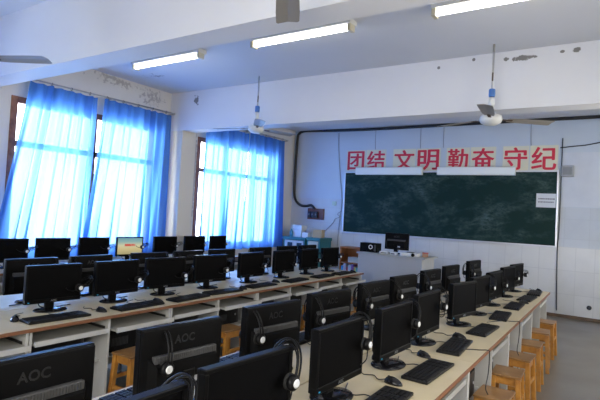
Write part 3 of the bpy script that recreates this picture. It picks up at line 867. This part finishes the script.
for i, (y, a) in enumerate(WR):
    rz = R(a - 90); x = -6.37
    lab = 'black monitor along the curtained windows, %s from the left edge' % nth(i).replace('nearest', 'first')
    if i == 3: lab = 'switched-on monitor with a beach-coloured picture along the curtained windows'
    monitor_at(x, y, rz, lab, 'monitors along the windows', i == 3)
    headset_on(x, y, DT, rz, 1, .19, .215, R(70), 'headset at the edge of the %s monitor along the windows' % nth(i).replace('nearest', 'first'))

# stools and towers
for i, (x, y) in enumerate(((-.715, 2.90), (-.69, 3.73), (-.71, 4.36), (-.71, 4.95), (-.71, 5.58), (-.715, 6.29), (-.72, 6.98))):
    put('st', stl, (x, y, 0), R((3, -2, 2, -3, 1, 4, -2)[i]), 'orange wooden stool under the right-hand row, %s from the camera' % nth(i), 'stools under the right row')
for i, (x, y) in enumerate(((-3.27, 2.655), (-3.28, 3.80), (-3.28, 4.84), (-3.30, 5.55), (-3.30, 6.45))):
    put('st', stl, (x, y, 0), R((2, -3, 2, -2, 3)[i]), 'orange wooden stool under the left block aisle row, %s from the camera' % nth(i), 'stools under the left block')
hc = 1.417 / 2
for i in range(8):
    put('tw', tw, (-.838 - .01 * (i % 2), 1.85 + hc * (i + .5) - .05, .3805), 0, 'black computer case on the shelf under the right-hand row, %s from the camera' % nth(i), 'computer cases of the right row')
for i in range(8):
    b0, b1 = LEFT_B[1 + i // 2], LEFT_B[2 + i // 2]
    put('tw', tw, (-3.50 - .02 * (i % 2), b0 + (b1 - b0) * (.25 + .5 * (i % 2)) - .02, .3805), 0, 'black computer case on the shelf under the left block, %s from the camera' % nth(i), 'computer cases of the left block')

# hanging cords under the right row
for (y, dz, i) in ((3.62, .45, 0), (4.9, .5, 1)):
    cable([(-.95, y - .25, .7545), (-.86, y - .08, .7545), (-.78, y - .02, .7545), (-.727, y + .01, .756), (-.718, y + .02, .735), (-.722, y + .03, .60), (-.725, y - .02, .50), (-.72, y + .06, .42), (-.73, y + .10, .30)], .0035, 'black cord dangling over the desk edge, %s one of the right-hand row' % nth(i), cord)
tag(obj('patch_cable', tube(bmesh.new(), smooth_path([(-1.42, 1.66, .76), (-1.40, 1.72, .79), (-1.38, 1.80, .80), (-1.37, 1.86, .77), (-1.42, 1.95, .757)], 5), .008, 8), mat('network_blue', (.02, .06, .55), .4)), 'blue network cable end between the near back-to-back monitors', 'cable')

whc = mat('cord_white', (.55, .55, .52), .5); rdc = mat('cord_red_brown', (.25, .07, .04), .5)
for i, (y, m_, lab) in enumerate(((1.85, whc, 'white cord looping behind the near monitors of the right block'), (2.55, cord, 'black cord coiled on the seam between third and fourth monitors'), (3.20, rdc, 'reddish cord lying behind the fourth right-hand monitor'), (3.95, whc, 'white cord lying behind the fifth right-hand monitor'), (4.70, cord, 'black cord lying behind the seventh right-hand monitor'))):
    cable([(-1.30, y - .14, .755), (-1.22, y - .05, .756), (-1.30, y + .06, .80), (-1.40, y + .09, .757), (-1.44, y - .02, .756), (-1.36, y - .10, .763), (-1.33, y + .12, .756)], .0045, lab, m_)
# ------------------------------------------------------------------ teacher's desk and things on it
TX0, TX1, TY0, TY1 = -3.88, -2.70, 7.95, 8.60
t = thing('teacher_desk', 'grey teacher desk standing before the blackboard', 'desk', ((TX0 + TX1) / 2, (TY0 + TY1) / 2, 0))
gd = mat('desk_light_grey', (0.44, 0.455, 0.47), .4, noise=(3, (.40, .41, .43), .8)); hw, hd = (TX1 - TX0) / 2, (TY1 - TY0) / 2
obj('desktop', bx(bmesh.new(), -hw - .03, hw + .06, -hd - .03, hd + .03, .975, 1.0, .004), mat('desk_top_grey', (.40, .41, .40), .35), t)
obj('front_panel', bx(bmesh.new(), -hw, hw, -hd, -hd + .018, 0.02, .975), gd, t)
for s in (-1, 1): obj('side_panel', bx(bmesh.new(), s * (hw - .009) - .009, s * (hw - .009) + .009, -hd + .018, hd, 0, .975), gd, t)
obj('shelf', bx(bmesh.new(), -hw + .02, hw - .02, -hd + .02, hd - .03, .55, .57), gd, t)
TZ = 1.0005
t = thing('desktop_speaker', 'black box speaker with a silver ring on the teacher desk', 'speaker', (-3.77, 8.22, TZ))
obj('speaker_cabinet', bx(bmesh.new(), -.17, .17, -.10, .10, 0, .165, .006), mb, t)
rg = [(.045 + .033 * math.cos(a), -.102, .095 + .033 * math.sin(a)) for a in (2 * PI * q / 18 for q in range(18))]
obj('volume_ring', tube(bmesh.new(), rg, .008, 6, True), hs_w, t)
obj('control_strip', bx(bmesh.new(), .11, .15, -.104, -.10, .02, .14), vent_m, t)
monitor_at(-3.33, 8.36, R(90 + 4), 'black monitor with pale front badge standing on the teacher desk', 'monitors on the teacher desk', z=TZ)
whm = mat('gadget_white', (.66, .66, .64), .4)
for (x, y, w, d, h, a, lab) in ((-3.45, 8.10, .15, .10, .045, 10, 'white box device left of the pair under the teacher monitor'), (-3.25, 8.06, .11, .09, .05, -6, 'white box device right of the pair under the teacher monitor')):
    t = thing('white_device', lab, 'device', (x, y, TZ), R(a)); obj('device_body', bx(bmesh.new(), -w / 2, w / 2, -d / 2, d / 2, 0, h, .008), whm, t)
    obj('dark_panel', bx(bmesh.new(), -w / 3, w / 3, -d / 2 - .002, -d / 2, h * .25, h * .55), vent_m, t)
t = thing('projector', 'low white projector with dark top at the teacher desk right end', 'projector', (-2.98, 8.15, TZ), R(4))
obj('projector_body', bx(bmesh.new(), -.15, .15, -.12, .12, 0, .06, .012), whm, t)
obj('dark_top_panel', bx(bmesh.new(), -.06, .06, -.05, .05, .06, .07, .004), vent_m, t)
obj('lens', lathe(bmesh.new(), [(.03, 0), (.03, .02), (.022, .022)], 16, Matrix.Translation((.08, -.12, .03)) @ Matrix.Rotation(PI / 2, 4, 'X')), mb, t)
t = thing('small_box', 'small red and brown carton at the teacher desk right corner', 'box', (-2.76, 8.28, TZ), R(20))
obj('carton', bx(bmesh.new(), -.05, .05, -.04, .04, 0, .06, .003), mat('carton_brown', (.35, .20, .12), .6), t)
obj('red_lid', bx(bmesh.new(), -.052, .052, -.042, .042, .06, .075, .003), mat('carton_red', (.40, .05, .05), .5), t)

# ------------------------------------------------------------------ orange shelf with books
t = thing('wooden_shelf', 'open orange brown wooden shelf left of the teacher desk', 'shelf', (-4.33, 8.75, 0))
ow = mat('shelf_orange_wood', (.46, .18, .05), .45, noise=(8, (.34, .11, .03), 1))
for s in (-1, 1): obj('side_panel', bx(bmesh.new(), s * .26 - .012, s * .26 + .012, -.16, .16, 0, 1.02), ow, t)
for z in (.05, .42, .995): obj('shelf_board', bx(bmesh.new(), -.248, .248, -.16, .16, z, z + .025), ow, t)
obj('back_board', bx(bmesh.new(), -.248, .248, .15, .16, .02, 1.02), ow, t)
obj('shelf_board', bx(bmesh.new(), -.248, .248, -.16, .15, .70, .72), ow, t)
bk = [(.05, .25, .5), (.55, .50, .60), (.5, .1, .1), (.60, .60, .62), (.30, .12, .42), (.6, .45, .1), (.12, .35, .3)]
bl = ['blue', 'pale lilac', 'red', 'white', 'purple', 'yellow', 'green']
xx = -.23
for i in range(7):
    w = (.045, .06, .035, .07, .05, .04, .05)[i]; h = (.2, .24, .18, .22, .24, .2, .19)[i]
    t2 = thing('book', '%s book standing upright on the orange shelf' % bl[i], 'book', (-4.33 + xx + w / 2, 8.66, .4455), 0, 'books on the orange shelf')
    obj('cover', bx(bmesh.new(), -w / 2 + .001, w / 2 - .001, -.07, .07, 0, h, .002), mat('book_' + bl[i].replace(' ', '_'), bk[i], .5), t2)
    obj('pages', bx(bmesh.new(), -w / 2 + .006, w / 2 - .006, -.06, .066, h, h + .002), whm, t2)
    xx += w + .004
t2 = thing('paper_stack', 'stack of pale papers on the orange shelf upper board', 'papers', (-4.30, 8.72, .7205))
obj('sheets', bx(bmesh.new(), -.13, .13, -.10, .10, 0, .10, .002), mat('sheets_pale', (.62, .58, .50), .7), t2)
obj('top_sheet', bx(bmesh.new(), -.12, .14, -.11, .09, .10, .104), whm, t2)

# ------------------------------------------------------------------ teal cabinets in the corner
teal = mat('cabinet_teal', (.012, .13, .155), .45); cw = mat('cabinet_white', (.50, .55, .60), .4); ct = mat('cabinet_beige', (.46, .44, .33), .5)
for (xa, xb, y0, h, pm, lab, two) in ((-6.62, -6.02, 9.50, 1.07, cw, 'teal framed cabinet with white front, by the curtain', True), (-5.98, -5.63, 9.52, 1.09, ct, 'narrow teal framed cabinet with beige front, left of the desk', False)):
    t = thing('corner_cabinet', lab, 'cabinet', ((xa + xb) / 2, (y0 + 10.05) / 2, 0), 0, None); w = (xb - xa) / 2; d = (10.05 - y0) / 2
    b = bmesh.new()
    for s in (-1, 1): bx(b, s * (w - .02) - .02, s * (w - .02) + .02, -d, d, 0, h - .07, .003)
    bx(b, -w + .04, w - .04, -d, d, 0, .08); bx(b, -w + .04, w - .04, d - .02, d, .08, h - .07)
    obj('carcass', b, teal, t)
    obj('top', bx(bmesh.new(), -w - .02, w + .02, -d - .02, d, h - .07, h, .005), teal, t)
    obj('inner_shelf', bx(bmesh.new(), -w + .04, w - .04, -d + .03, d - .02, .5, .52), teal, t)
    n = 2 if two else 1; dw = (2 * w - .08) / n
    for i in range(n):
        dr = obj('door', bx(bmesh.new(), -w + .04 + i * dw + .004, -w + .04 + (i + 1) * dw - .004, -d - .006, -d + .014, .09, h - .08, .003), pm, t)
        if two: obj('door_window', bx(bmesh.new(), -w + .04 + i * dw + .08, -w + .04 + (i + 1) * dw - .04, -d - .008, -d - .006, h - .22, h - .13), mat('dark_glass', (.03, .06, .08), .1), dr)
        obj('handle', bx(bmesh.new(), -w + .04 + i * dw + dw - .07, -w + .04 + i * dw + dw - .05, -d - .02, -d - .006, .5, .6), alu, dr)
# clutter on the cabinets
CZ = 1.0705
def carton(name, x, y, z, sx, sy, sz, a, m, lab, cat):
    t = thing(name, lab, cat, (x, y, z), R(a))
    obj('box_body', bx(bmesh.new(), -sx / 2, sx / 2, -sy / 2, sy / 2, 0, sz, .004), m, t)
    obj('lid', bx(bmesh.new(), -sx / 2 - .004, sx / 2 + .004, -sy / 2 - .004, sy / 2 + .004, sz, sz + .02, .003), m, t)
wb = mat('box_white', (.60, .63, .66), .6)
carton('storage_box', -6.35, 9.72, CZ, .26, .22, .15, 4, wb, 'white box standing on the teal cabinet beside the curtain', 'box')
carton('storage_box', -6.33, 9.72, CZ + .173, .28, .20, .08, -5, wb, 'flatter white box lying on top of another white box', 'box')
carton('cardboard_box', -5.80, 9.74, CZ + .02, .22, .2, .16, 10, mat('cardboard_tan', (.44, .33, .20), .7), 'small tan cardboard box on the narrow teal cabinet', 'box')
carton('storage_box', -6.08, 9.66, CZ, .15, .2, .10, 8, wb, 'small white box at the junction of the two teal cabinets', 'box')
t = thing('spray_bottle', 'blue bottle standing on the teal cabinet front edge', 'bottle', (-6.46, 9.58, CZ))
obj('bottle_body', lathe(bmesh.new(), [(.035, 0), (.04, .01), (.04, .12), (.018, .16), (.014, .19)], 18), mat('bottle_teal', (.02, .22, .32), .3), t)
obj('cap', lathe(bmesh.new(), [(.018, .19), (.018, .215)], 14), whm, t)
